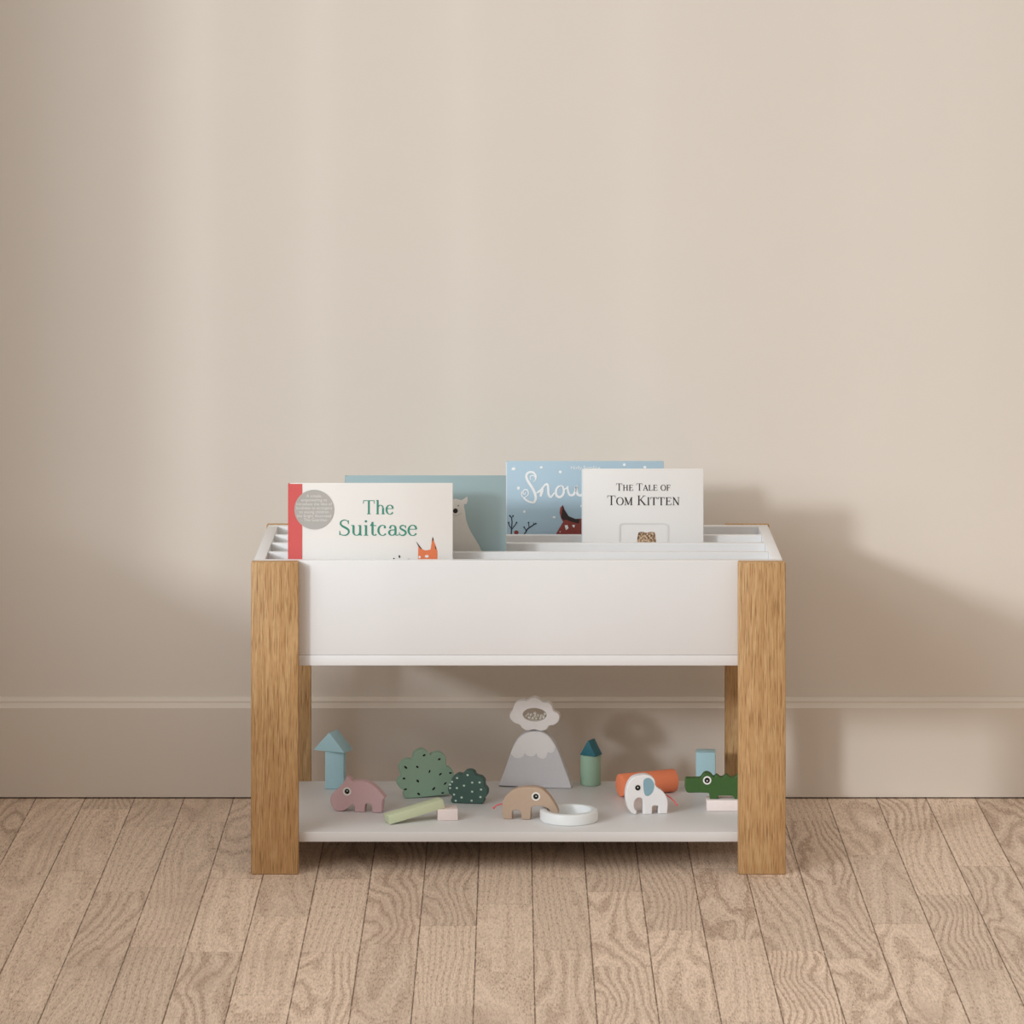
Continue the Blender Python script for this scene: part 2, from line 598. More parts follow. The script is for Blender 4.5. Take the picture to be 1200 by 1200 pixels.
# window wall, with the opening the daylight comes through
WY0, WY1, WZ0, WZ1 = -4.3, 0.15, 0.59, 2.35
bm = bmesh.new()
bm_box(bm, (LEFT_X - 0.1, YF, 0), (LEFT_X, WY0, HT))
bm_box(bm, (LEFT_X - 0.1, WY1, 0), (LEFT_X, WALL_Y, HT))
bm_box(bm, (LEFT_X - 0.1, WY0, 0), (LEFT_X, WY1, WZ0))
bm_box(bm, (LEFT_X - 0.1, WY0, WZ1), (LEFT_X, WY1, HT))
props(from_bm('wall_left', bm, M_TAUPE, None, False), kind='structure')
props(box('wall_right', (XR, YF, 0.0), (XR + 0.1, WALL_Y + 0.1, HT), M_WALL, None, 0), kind='structure')
# window frame, plus slim unseen bars added to stripe the daylight on the wall
bm = bmesh.new()
fx0, fx1 = LEFT_X - 0.09, LEFT_X - 0.05
bm_box(bm, (fx0, WY0, WZ0), (fx1, WY0 + 0.05, WZ1))
bm_box(bm, (fx0, WY0, WZ1 - 0.05), (fx1, WY1, WZ1))
bm_box(bm, (fx0, WY0, WZ0 - 0.0), (fx1, WY1, WZ0 + 0.02))
NSL = 18                                  # unseen slats, thinning out, added to dim the sun gradually towards the corner
for i_ in range(NSL):
    yb = WY1 - 0.02 * i_
    hw_ = 0.5 * 0.02 * (0.95 - 0.66 * i_ / NSL)
    bm_box(bm, (fx0, yb - hw_, WZ0), (fx0 + 0.004, yb + hw_, WZ1))
for yb in (-0.36, -0.60, -0.88, -1.25, -1.9, -2.6, -3.3):
    bm_box(bm, (fx0, yb - 0.006, WZ0), (fx1 - 0.025, yb + 0.005, WZ1))
props(from_bm('window_1', bm, M_WHITE, None, False), kind='structure')

# baseboard with a stepped top moulding
prof = [(WALL_Y, 0.0025), (BASE_Y, 0.0025), (BASE_Y, 0.1475), (BASE_Y + 0.0015, 0.1488), (BASE_Y + 0.0045, 0.1535), (BASE_Y + 0.0055, 0.1550),
        (BASE_Y + 0.0055, 0.1572), (BASE_Y + 0.0060, 0.1585), (BASE_Y + 0.0095, 0.1620), (BASE_Y + 0.0115, 0.1628), (WALL_Y, 0.1628)]


def base_run(name, x0, x1):
    bm = bmesh.new()
    a = [bm.verts.new((x0, p[0], p[1])) for p in prof]
    b = [bm.verts.new((x1, p[0], p[1])) for p in prof]
    for i in range(len(prof)):
        j = (i + 1) % len(prof)
        bm.faces.new((a[i], a[j], b[j], b[i]))
    bm.faces.new(a[::-1])
    bm.faces.new(b)
    return props(from_bm(name, bm, M_BASE, None, False), kind='structure')


base_run('baseboard_back', LEFT_X, XR)

# ------------------------------------------------------------------ bookcase
BX0, BX1 = -0.391, 0.410
BC = thing('storage_bookcase', 'low white children\'s bookcase with four oak legs holding picture books', 'bookcase', (0.0095, 0.205, 0))


def bpart(name, lo, hi, m, bev=0.0012):
    """bookcase part given in world coordinates"""
    o = box(name, tuple(a - b for a, b in zip(lo, BC.location)), tuple(a - b for a, b in zip(hi, BC.location)), m, BC, bev)
    return o


ZT, ZB0, ZB1, ZS0, ZS1 = 0.4672, 0.3095, 0.3250, 0.0445, 0.0594
LEGW, LH = 0.071, 0.4678
D0, D1, D2, D3 = 0.0, 0.02, 0.384, 0.398
for x0 in (BX0, BX1 - LEGW):
    for y0, y1 in ((D0, D1), (D2, D3)):
        o = bpart('leg', (x0, y0, 0), (x0 + LEGW, y1, LH), M_OAK, 0.0022)
        o.data.transform(Matrix.Translation((0, 0, 0)))
        o['label'] = 'oak leg'
T = 0.016
xi0, xi1 = BX0 + 0.003, BX1 - 0.003
bpart('front_panel', (xi0, D1, ZB1), (xi1, D1 + T, ZT), M_WHITE)
bpart('back_panel', (xi0, D2 - T, ZB1), (xi1, D2, ZT), M_WHITE)
bpart('side_panel', (xi0, D1 + T, ZB1), (xi0 + T, D2 - T, ZT), M_WHITE, 0.0004)
bpart('side_panel', (xi1 - T, D1 + T, ZB1), (xi1, D2 - T, ZT), M_WHITE, 0.0004)
bpart('bottom_board', (xi0, D1, ZB0), (xi1, D2, ZB1 - 0.0002), M_WHITE, 0.0006)
for y in (0.105, 0.194, 0.277):
    bpart('divider', (xi0 + T, y, ZB1), (xi1 - T, y + 0.012, ZT - 0.0005), M_WHITE)
bpart('shelf', (xi0, D1, ZS0), (xi1, D2, ZS1), M_WHITE)

# ------------------------------------------------------------------ books
BOOK_Z = ZB1 + 0.0004


def make_book(name, label, px0, px1, py_top, y, thick, cover_m, spine_m=None, lean=0.02, extra_w=0.0):
    s = S(y)
    x0, x1 = X(px0, y), X(px1, y)
    h = Z(py_top, y) - BOOK_Z
    b = thing(name, label, 'book', ((x0 + x1) / 2, y, BOOK_Z), 0, 'picture books standing in the bookcase')
    b.rotation_euler = (-lean, 0, 0)
    w = (x1 - x0) / 2
    bm = bmesh.new()
    bm_box(bm, (-w, 0, 0), (w, 0.0022, h), 0.0006, 2)
    bm_box(bm, (-w, thick - 0.0022, 0), (w, thick, h), 0.0006, 2)
    from_bm('cover', bm, cover_m, b)
    bm = bmesh.new()
    bm_box(bm, (-w - 0.0016, 0.0, 0), (-w + 0.0004, thick, h), 0.0008, 2)
    from_bm('spine', bm, spine_m or cover_m, b)
    bm = bmesh.new()
    bm_box(bm, (-w + 0.001, 0.0023, 0.003), (w - 0.003, thick - 0.0023, h - 0.003))
    from_bm('pages', bm, M_PAGES, b)
    xc = (px0 + px1) / 2

    def P(px, py):
        return ((px - xc) * s, Z(py, y) - BOOK_Z)
    return b, P, s, h, w


Y1, Y2, Y3 = -0.0004, -0.0007, -0.0010      # ink layers in front of a cover

# --- white book with red spine
M_C1 = mat('cream_cover', (230, 227, 223), 0.5, 0.008)
M_RED = mat('red_cloth', (217, 98, 96), 0.75, 0.05, 500, 0.2, 1500)
M_GREEN_INK = mat('green_ink', (58, 142, 122), 0.6, 0.05, 300)
M_GREY = mat('grey_sticker', (180, 178, 174), 0.5, 0.02)
M_STXT = mat('white_ink', (232, 231, 228), 0.6, 0.0)
M_FOX = mat('orange_ink', (222, 121, 78), 0.6, 0.06, 200)
M_BLACK = mat('black_ink', (38, 34, 34), 0.6, 0.0)
b, P, s, h, w = make_book('picture_book', 'white picture book with red spine, grey round sticker and green title', 338.5, 530.5, 567.5, 0.052, 0.013, M_C1, M_RED)
bm = bmesh.new()
x0 = P(338.5, 600)[0]
flat_bm(bm, [(x0, 0), (x0 + 15.5 * s, 0), (x0 + 15.5 * s, h), (x0, h)], Y1)
from_bm('spine_strip', bm, M_RED, b, False)['label'] = 'red cloth strip along the spine'
bm = bmesh.new()
x, z = P(425, 603)
write(bm, 'The', x, P(462, 0)[0], z, 16.3 * s, Y1)
x, z = P(396.5, 628)
write(bm, 'Suitcase', x, P(490, 0)[0], z, 18.6 * s, Y1)
from_bm('title', bm, M_GREEN_INK, b, False)['label'] = 'green serif title'
bm = bmesh.new()
cx, cz = P(368, 597.5)
flat_bm(bm, ellipse(cx, cz, 23.2 * s, 23.2 * s, 48), Y2)
st = from_bm('sticker', bm, M_GREY, b, False)
st['label'] = 'round grey sticker'


def typed(text, size, cx, cz, y, parent, m, name='lettering'):
    cu = bpy.data.curves.new('type', 'FONT')
    cu.body = text
    cu.size = size
    cu.align_x = 'CENTER'
    cu.space_line = 0.95
    o = bpy.data.objects.new('type', cu)
    me = bpy.data.meshes.new_from_object(o)
    bpy.data.objects.remove(o)
    bpy.data.curves.remove(cu)
    me.transform(Matrix(((1, 0, 0, cx), (0, 0, 1, y), (0, 1, 0, cz), (0, 0, 0, 1))))
    return link(name, me, parent, m)


typed('A simple,\nempowering to\nintroduce the idea of\nkindness to strangers\nto young children\nthe bright illustrated\n- The Guardian', 4.9 * s, cx, P(0, 581.5)[1] - 1.7 * s, Y3, st, M_STXT)


def trace(pts, P, sx, ox, oy):
    return [P(ox + p[0] / sx, oy + p[1] / sx) + tuple(p[2:]) for p in pts]


k = 1200 / 130.0
bm = bmesh.new()
fox = trace([(182, 560, 1), (186, 372, 1), (160, 318, 1), (228, 406, 1), (262, 418), (318, 410, 1), (340, 272, 1), (368, 355), (392, 425, 1), (392, 560, 1)], P, k, 470, 600)
flat_bm(bm, fox, Y1)
for poly in ([(186, 372), (160, 318), (228, 406), (215, 402)], [(332, 330), (340, 268), (352, 300), (342, 312)], [(366, 372), (372, 370), (382, 405), (370, 402)]):
    flat_bm(bm, trace(poly, P, k, 470, 600), Y2, 1)
flat_bm(bm, [P(470 + p[0] / k, 600 + p[1] / k) for p in ellipse(278, 482, 22, 14, 16)], Y2, 2)
flat_bm(bm, [P(470 + p[0] / k, 600 + p[1] / k) for p in ellipse(200, 490, 13, 13, 14)], Y2, 2)
flat_bm(bm, trace([(55, 512), (92, 508), (92, 524), (55, 524)], P, k, 470, 600), Y1, 1)
flat_bm(bm, trace([(92, 512), (184, 512), (184, 517), (92, 517)], P, k, 470, 600), Y1, 1)
for (a, c) in ((461.5, 655), (468, 652.5)):
    q = P(a, c)
    flat_bm(bm, ellipse(q[0], q[1], 1.0 * s, 1.8 * s if a > 465 else 1.0 * s, 10, 0.2), Y1, 1)
from_bm('printed_picture', bm, [M_FOX, M_BLACK, M_STXT], b, False)['label'] = 'orange pointed ears at the lower edge'

# --- teal book with white bear
M_C2 = mat('teal_cover', (154, 176, 180), 0.5, 0.03, 12)
M_BEAR = mat('bear_ink', (221, 217, 211), 0.6, 0.03, 120)
b, P, s, h, w = make_book('picture_book', 'teal picture book with a white bear, behind the red-spined book', 405, 593, 558.5, 0.137, 0.012, M_C2)
k = 6.0
bear = trace([(480, 800, 1), (490, 430), (520, 405), (560, 390), (600, 398), (618, 392), (645, 372, 1), (648, 400), (640, 425), (622, 432), (630, 480), (640, 545), (665, 610),
              (700, 670), (730, 720), (745, 760), (752, 800, 1)], P, k, 440, 520)
bm = bmesh.new()
flat_bm(bm, catmull(bear, 4), Y1)
flat_bm(bm, [P(440 + p[0] / k, 520 + p[1] / k) for p in ellipse(562, 474, 17, 17, 20)], Y2, 1)
flat_bm(bm, [P(440 + p[0] / k, 520 + p[1] / k) for p in ellipse(582, 438, 4, 5, 12)], Y2, 1)
flat_bm(bm, [P(440 + p[0] / k, 520 + p[1] / k) for p in ellipse(528, 438, 4, 5, 12)], Y2, 1)
sm = [P(440 + a / k, 520 + c / k) for a, c in ((545, 502), (565, 508), (590, 500), (606, 488))]
ribbon_bm(bm, open_curve(sm, 4), Y2, 0.5 * s, 2)
from_bm('printed_picture', bm, [M_BEAR, M_BLACK, M_GREY], b, False)['label'] = 'white bear on the cover'

# --- pale blue winter book
M_C3 = mat('sky_blue_cover', (172, 196, 210), 0.5, 0.03, 10)
M_EDGE = mat('cover_edge', (214, 222, 228), 0.6, 0.0)
M_SNOW = mat('snow_ink', (246, 246, 246), 0.6, 0.0)
M_TWIG = mat('twig_ink', (52, 62, 76), 0.6, 0.0)
M_RUST = mat('rust_ink', (150, 70, 62), 0.6, 0.1, 200)
M_DARK = mat('dark_brown_ink', (54, 44, 42), 0.6, 0.1, 200)
b, P, s, h, w = make_book('picture_book', 'pale blue snowy picture book with white handwritten title, farthest back', 594, 778, 541.5, 0.344, 0.012, M_C3, M_EDGE)
k = 12.0


def W(pts):
    return [P(590 + a / k, 540 + c / k) for a, c in pts]


bm = bmesh.new()
for pts, wd in (
        ([(385, 275), (375, 235), (400, 210), (440, 225), (450, 270), (420, 300)], 0.9),
        ([(450, 270), (455, 215), (420, 170), (365, 165), (325, 200), (330, 260), (370, 330), (415, 400), (445, 470), (455, 535), (430, 585), (380, 585), (325, 560), (285, 525)], 2.1),
        ([(285, 525), (320, 505), (350, 470), (335, 415), (290, 415), (275, 460), (300, 475), (310, 445)], 0.9),
        ([(285, 525), (262, 500), (255, 460), (265, 430)], 0.9),
        ([(462, 458), (500, 435), (545, 392)], 1.6), ([(548, 380), (540, 430), (522, 508)], 2.6),
        ([(522, 490), (545, 400), (590, 340), (620, 340), (630, 400), (635, 470), (660, 515), (690, 490), (720, 450)], 1.9),
        ([(815, 355), (770, 370), (740, 420), (745, 485), (785, 515), (830, 490), (850, 430), (835, 370), (795, 350)], 2.0),
        ([(845, 410), (880, 395), (905, 370)], 1.2),
        ([(905, 360), (908, 430), (935, 485), (985, 480), (1015, 420), (1025, 360), (1028, 430), (1050, 480), (1095, 490), (1130, 440), (1150, 370), (1190, 360)], 2.1)):
    q = open_curve(W(pts), 5)
    n = len(q)
    ribbon_bm(bm, q, Y1, [1.25 * wd * s * (0.65 + 0.5 * math.sin(math.pi * i / (n - 1))) for i in range(n)])
from_bm('title', bm, M_SNOW, b, False)['label'] = 'white handwritten title'
typed('Holly Surplice', 6.2 * s, P(686, 0)[0], P(0, 550.5)[1], Y1, b, M_SNOW, 'author_line')
for a, c, rx, ry in ((143, 118, 30, 22), (532, 97, 22, 16), (800, 162, 22, 20), (210, 388, 22, 24), (294, 718, 18, 18), (712, 797, 20, 16), (1098, 640, 18, 18), (1990, 95, 22, 18),
                     (1500, 160, 20, 20), (1700, 60, 20, 20)):
    q = P(590 + a / k, 540 + c / k)
    bm = bmesh.new()
    flat_bm(bm, ellipse(q[0], q[1], rx / k * s, ry / k * s, 16), Y1)
    from_bm('printed_snow_dot', bm, M_SNOW, b, False)
bm = bmesh.new()
for pts, wd in (([(108, 1060), (112, 960), (120, 860), (112, 800), (90, 775)], 1.2), ([(112, 810), (135, 775)], .9), ([(112, 960), (80, 910), (70, 870)], 1.0), ([(112, 970), (165, 905), (185, 870)], 1.0),
                ([(290, 1040), (340, 960), (420, 905), (455, 885)], 1.3), ([(360, 940), (352, 870)], .9), ([(320, 985), (290, 935)], .9), ([(425, 905), (420, 870)], .8)):
    ribbon_bm(bm, W(pts), Y1, wd * s)
for a, c in ((90, 778), (135, 778), (72, 872), (184, 872), (455, 887), (352, 872), (290, 937)):
    q = P(590 + a / k, 540 + c / k)
    flat_bm(bm, ellipse(q[0], q[1], 1.0 * s, 1.0 * s, 10), Y1)
flat_bm(bm, W([(740, 1060), (745, 1020), (840, 860), (812, 815), (790, 740), (800, 660), (836, 625), (858, 690), (915, 780), (1010, 820), (1110, 815), (1230, 830), (1330, 700), (1345, 900), (1400, 1060)]), Y1, 1)
flat_bm(bm, W([(812, 800), (836, 628), (858, 690), (915, 780), (1010, 820), (1070, 822), (1060, 885), (960, 860), (880, 830), (850, 840)]), Y2, 2)
for pts in ([(860, 910), (900, 905), (915, 950), (880, 978)], [(965, 905), (1005, 905), (995, 945), (975, 930)], [(785, 995), (805, 995), (800, 1012)]):
    flat_bm(bm, W(pts), Y2, 3)
q = P(590 + 180 / k, 540 + 1010 / k)
flat_bm(bm, ellipse(q[0], q[1], 2.6 * s, 2.4 * s, 14), Y1, 1)
from_bm('printed_picture', bm, [M_TWIG, M_RUST, M_DARK, M_SNOW], b, False)['label'] = 'dark twigs and rust red animal on the cover'

# --- white book with black serif title
M_C4 = mat('white_cover', (229, 226, 223), 0.5, 0.008)
M_EMB = mat('embossed_line', (216, 213, 211), 0.6, 0.0)
b, P, s, h, w = make_book('picture_book', 'white picture book with black serif title, standing in front of the blue one', 683, 824.5, 550.5, 0.248, 0.011, M_C4, M_EDGE)
bm = bmesh.new()
write(bm, 'The Tale of', P(722, 0)[0], P(786, 0)[0], P(0, 575.3)[1], 8.4 * s, Y1, 0.80)
write(bm, 'Tom Kitten', P(711.5, 0)[0], P(797, 0)[0], P(0, 592.3)[1], 11.2 * s, Y1, 0.82)
from_bm('title', bm, M_BLACK, b, False)['label'] = 'black serif title'
bm = bmesh.new()
fr = [P(a, c) for a, c in ((726.5, 660), (726.5, 618), (727.5, 615), (731, 614), (778, 614), (782, 615.5), (783, 619), (783, 660))]
ribbon_bm(bm, fr, Y1, 2.0 * s)
from_bm('cover_frame', bm, M_EMB, b, False)
m_patch, g = new_mat('mottled_brown_ink', 0.6, 0.3)
tc = g.nt.nodes.new('ShaderNodeTexCoord')
nz = g.noise(tc.outputs['Object'], 330.0, 2.0)
g.link(g.mix(g.smooth(nz, 0.40, 0.60), lin((104, 80, 60)), lin((206, 176, 146))), g.bsdf.inputs['Base Color'])
bm = bmesh.new()
flat_bm(bm, catmull([P(a, c) for a, c in ((748, 650), (747.5, 627), (752, 623.5), (758, 624.5), (764, 623.5), (768, 627), (767.5, 650))], 4), Y1)
from_bm('printed_picture', bm, m_patch, b, False)['label'] = 'small mottled brown picture'

# ------------------------------------------------------------------ toys on the shelf
TG = 'wooden toys on the lower shelf'
ST = ZS1 + 0.0002


def shelf_y(py):
    return (CAM_Z - ZS1) * FPX / (py + 90.0) - CAM_D


def cutout(name, label, cat, pts, sx, ox, oy, pxc, base_v, yaw, thick, m, bev=0.0012, dots=None, dot_m=None, holes=(), z=None, y=None, group=TG, body='body', n=5):
    """a wooden figure sawn from a board; pts traced in a crop of the photograph (scale sx, origin ox, oy)"""
    base_py = oy + base_v / sx
    yy = shelf_y(base_py) if y is None else y
    zz = ST if z is None else z
    s = S(yy)
    c = math.cos(yaw)

    def L(u, v):
        return (((ox + u / sx) - pxc) * s / c, (base_py - (oy + v / sx)) * s)
    t = thing(name, label, cat, (X(pxc, yy), yy, zz), yaw, group)
    loops = [[(a, max(b, 0.0)) for a, b in catmull([L(p[0], p[1]) + tuple(p[2:]) for p in pts], n)]]
    for hl in holes:
        loops.append([L(*p) for p in hl][::-1])
    me = plate_mesh(loops, thick, bev)
    o = link(body, me, t, m)
    if dots:
        bm = bmesh.new()
        bm.from_mesh(me)
        for u, v, ru, rv, rot in dots:
            q = L(u, v)
            flat_bm(bm, ellipse(q[0], q[1], ru / sx * s, rv / sx * s, 14, rot), -0.00015, 1)
        bm.to_mesh(me)
        bm.free()
        me.materials.append(dot_m)
    return t, L, s, o


M_EYEW = mat('eye_white', (240, 238, 234), 0.5, 0.0)
M_EYEB = mat('eye_black', (22, 20, 20), 0.4, 0.0)


def eye(t, L, u, v, r, rp, s, sx, gl=(0.25, -0.1)):
    q = L(u, v)
    R = r / sx * s
    bm = bmesh.new()
    flat_bm(bm, ellipse(q[0], q[1], R, R, 28), -0.0003)
    e = from_bm('eye', bm, M_EYEW, t, False)
    bm = bmesh.new()
    flat_bm(bm, ellipse(q[0], q[1], rp / sx * s, rp / sx * s, 28), -0.0005)
    g2 = L(u + gl[0] * rp, v + gl[1] * rp)
    flat_bm(bm, ellipse(g2[0], g2[1], rp * 0.24 / sx * s, rp * 0.24 / sx * s, 12), -0.0007, 1)
    from_bm('pupil', bm, [M_EYEB, M_EYEW], e, False)


def tail(t, pts, r, m, y=0.009):
    """string tail with a knotted, frayed end; pts in the figure's own x-z"""
    bm = bmesh.new()
    q = open_curve([(p[0], y - (p[2] if len(p) > 2 else 0), p[1]) for p in pts], 5)
    n = len(q)
    tube_bm(bm, q, [r] * (n - 4) + [r * 1.1, r * 2.0, r * 1.9, r * 1.2])
    return from_bm('tail', bm, m, t)


M_HIPPO = mat('dusty_pink_paint', (214, 180, 184), 0.6, 0.04, 150)
M_ELE = mat('pale_grey_paint', (240, 238, 238), 0.55, 0.02, 150)
M_EAR = mat('blue_grey_felt', (140, 174, 186), 0.8, 0.05, 500)
M_TAN = mat('tan_paint', (194, 170, 149), 0.6, 0.05, 150)
M_CROC = mat('leaf_green_paint', (62, 98, 48), 0.5, 0.05, 150)
M_SAGE = mat('sage_paint', (154, 186, 164), 0.6, 0.04, 150)
M_DKG = mat('dark_green_paint', (72, 100, 92), 0.6, 0.06, 150)
M_DOTK = mat('black_dot', (26, 34, 32), 0.6, 0.0)
M_DOTW = mat('pale_dot', (200, 220, 208), 0.6, 0.0)
M_MTN = mat('mountain_grey_paint', (214, 212, 214), 0.6, 0.03, 150)
M_CAP = mat('snow_cap_paint', (240, 236, 234), 0.6, 0.02, 150)
M_FLW = mat('cloud_grey_paint', (240, 235, 232), 0.6, 0.02, 150)
M_BLUE = mat('pale_blue_paint', (170, 206, 215), 0.55, 0.03, 150)
M_TEAL = mat('deep_teal_paint', (44, 108, 122), 0.5, 0.04, 150)
M_MINT = mat('mint_green_paint', (158, 188, 164), 0.55, 0.03, 150)
M_ORNG = mat('orange_paint', (246, 140, 98), 0.5, 0.04, 150)
M_LIME = mat('light_green_paint', (214, 224, 190), 0.6, 0.03, 150)
M_PINK = mat('pale_pink_paint', (244, 230, 226), 0.6, 0.02, 150)
M_RING = mat('white_ring_paint', (238, 242, 243), 0.4, 0.01, 150)
M_STR = mat('coral_string', (232, 112, 116), 0.8, 0.1, 900)
M_BEAD = mat('cream_bead', (252, 250, 244), 0.35, 0.0)

# hippo
t, L, s, o = cutout('toy_hippo', 'dusty pink wooden hippo in front of the blue tower', 'toy animal',
    [(735, 345), (748, 322), (760, 303, 1), (786, 326), (798, 338), (845, 332), (905, 342), (950, 366), (990, 402), (1016, 430, 1), (1026, 447), (1010, 465), (1004, 548, 1), (938, 550, 1),
     (932, 505), (920, 490), (897, 490), (886, 505), (882, 551, 1), (815, 551, 1), (811, 512), (800, 499), (780, 514), (745, 540), (712, 550), (670, 542), (645, 502), (640, 465), (655, 430), (690, 395), (715, 368)],
    6, 280, 860, 419, 551, math.radians(-10), 0.018, M_HIPPO)
eye(t, L, 760, 408, 30, 18, s, 6, (0.1, -0.2))

# elephant
t, L, s, o = cutout('toy_elephant', 'pale grey wooden elephant with blue ear in front of the orange cylinder', 'toy animal',
    [(530, 514), (590, 514), (635, 533), (657, 565), (661, 602), (682, 630), (720, 655), (750, 690), (767, 730), (772, 785), (767, 858, 1), (690, 858, 1), (688, 800), (678, 786), (645, 786), (635, 800),
     (632, 858, 1), (556, 858, 1), (553, 748), (536, 716), (505, 714), (480, 738), (472, 775), (479, 805), (495, 830), (491, 851), (478, 856), (450, 840), (425, 805), (408, 750), (402, 690), (410, 630), (430, 575), (470, 532)],
    7.5, 680, 840, 757.6, 858, math.radians(8), 0.017, M_ELE)
bm = bmesh.new()
flat_bm(bm, catmull([L(a, c) for a, c in ((556, 560), (575, 543), (607, 540), (638, 566), (650, 608), (637, 662), (605, 694), (574, 692), (560, 660), (554, 600))], 5), -0.0003)
ear = from_bm('ear', bm, M_EAR, t, False)
ear['label'] = 'blue ear'
eye(t, L, 505, 622, 33, 24, s, 7.5, (0.0, -0.1))
tail(t, [L(764, 705), L(800, 728), L(838, 765), L(850, 782), L(862, 802)], 0.0011, M_STR)['label'] = 'coral pink string tail'

# anteater
t, L, s, o = cutout('toy_anteater', 'tan wooden anteater dipping its snout into the white ring', 'toy animal',
    [(214, 785), (222, 742), (250, 700), (300, 657), (360, 631), (430, 622), (510, 622), (560, 635), (610, 675), (650, 725), (690, 790), (706, 832), (703, 852), (690, 860), (655, 845), (630, 818), (612, 803),
     (575, 787), (540, 783), (492, 785), (470, 800), (464, 850), (460, 906, 1), (385, 906, 1), (379, 860), (365, 828), (330, 826), (304, 835), (300, 908, 1), (228, 908, 1), (215, 860)],
    7.5, 560, 840, 621.5, 907, math.radians(-6), 0.017, M_TAN)
eye(t, L, 510, 700, 38, 24, s, 7.5, (0.1, -0.1))
tail(t, [L(222, 784), L(195, 785), L(160, 797), L(146, 810), L(128, 826)], 0.0011, M_STR)['label'] = 'coral pink string tail'

# crocodile on its block
CB_Y, CB_H = 0.162, 0.0168
blk = box('toy_block', (0, 0, 0), (0.082, 0.032, CB_H), M_PINK, None, 0.0012)
blk.location = (X(828.3, CB_Y), CB_Y, ST)
props(blk, 'pale pink wooden plank under the green crocodile', 'toy block', TG)
t, L, s, o = cutout('toy_crocodile', 'leaf green wooden crocodile standing on a pale pink plank', 'toy animal',
    [(172, 262), (178, 240), (200, 236), (280, 236), (310, 230), (335, 198), (365, 187), (400, 200), (425, 226), (452, 207), (476, 224), (500, 230), (540, 207), (572, 232), (606, 230), (640, 207), (672, 232),
     (700, 232), (735, 210), (765, 236), (800, 252), (850, 280), (885, 318), (895, 345, 1), (840, 332), (780, 345), (748, 418, 1), (604, 418, 1), (598, 402), (578, 390), (470, 390), (462, 404), (452, 418, 1),
     (390, 418, 1), (386, 385), (375, 366), (300, 362), (200, 362), (180, 345), (172, 320)],
    7.5, 780, 880, 851, 418, 0.0, 0.016, M_CROC, y=CB_Y + 0.008, z=ST + CB_H + 0.0002)
eye(t, L, 365, 253, 37, 24, s, 7.5, (0.0, 0.15))

# bushes
t, L, s, o = cutout('toy_bush', 'large sage green wooden bush with black specks', 'toy bush',
    [(272, 716, 1), (254, 690), (256, 645), (220, 622), (197, 578), (212, 540), (232, 522), (224, 490), (216, 442), (236, 396), (285, 370), (330, 372), (348, 318), (400, 290), (450, 300), (482, 340), (512, 330),
     (560, 318), (605, 342), (622, 385), (624, 440), (665, 465), (690, 510), (688, 560), (665, 590), (672, 640), (655, 693, 1)],
    7.5, 440, 840, 501, 712, math.radians(11), 0.018, M_SAGE, 0.0015,
    [(428, 338, 14, 9, .5), (560, 378, 14, 9, .4), (267, 438, 18, 9, -.7), (368, 438, 13, 9, -.7), (475, 482, 15, 7, 1.2), (570, 510, 15, 8, .6), (252, 535, 13, 9, 0), (372, 562, 16, 10, -.9), (612, 594, 16, 7, .7),
     (265, 630, 14, 8, .1), (512, 635, 18, 9, .8), (380, 676, 16, 9, -.7), (590, 676, 14, 7, .2), (658, 503, 14, 8, 0)], M_DOTK)
t, L, s, o = cutout('toy_bush', 'small dark green wooden bush with pale dots', 'toy bush',
    [(672, 762, 1), (662, 738), (672, 706), (646, 680), (635, 640), (648, 598), (664, 585), (672, 545), (720, 508), (760, 510), (790, 480), (830, 472), (865, 486), (882, 515), (930, 530), (957, 562), (958, 602), (985, 640), (978, 690), (953, 715), (956, 742), (935, 766, 1)],
    7.5, 440, 840, 548, 765, math.radians(-8), 0.018, M_DKG, 0.0015,
    [(a, c, 10, 9, 0) for a, c in ((810, 513), (717, 542), (673, 576), (850, 578), (915, 575), (778, 607), (655, 602), (715, 630), (655, 632), (928, 637), (850, 658), (690, 688), (923, 703), (757, 712), (845, 737), (705, 742))], M_DOTW)

# mountain with snow cap
MT_YAW = math.radians(-7)
t, L, s, o = cutout('toy_mountain', 'grey wooden mountain with paler snow cap at the shelf\'s back', 'toy mountain',
    [(181, 615, 1), (232, 490), (280, 345), (318, 245), (370, 176), (430, 140), (490, 128), (560, 132), (620, 163), (670, 225), (712, 312), (760, 440), (806, 562), (821, 612), (812, 628, 1)],
    7.5, 560, 840, 627, 624, MT_YAW, 0.018, M_MTN)
bm = bmesh.new()
flat_bm(bm, catmull([L(q[0], q[1]) + tuple(q[2:]) for q in ((290, 322), (300, 342), (330, 366), (370, 366), (400, 346), (412, 318, 1), (430, 340), (465, 350), (500, 340), (513, 318, 1), (528, 350), (565, 368), (600, 354), (614, 308, 1),
         (640, 315), (665, 302), (680, 262), (664, 228), (616, 170), (558, 139), (490, 135), (432, 147), (374, 182), (326, 248))], 4), -0.0004)
from_bm('snow_cap', bm, M_CAP, t, False)['label'] = 'paler scalloped snow cap'
MT_TOP, MT_Y = 0.0, t.location.y
MT_TOP = max(v.co.z for v in o.data.vertices) + ST

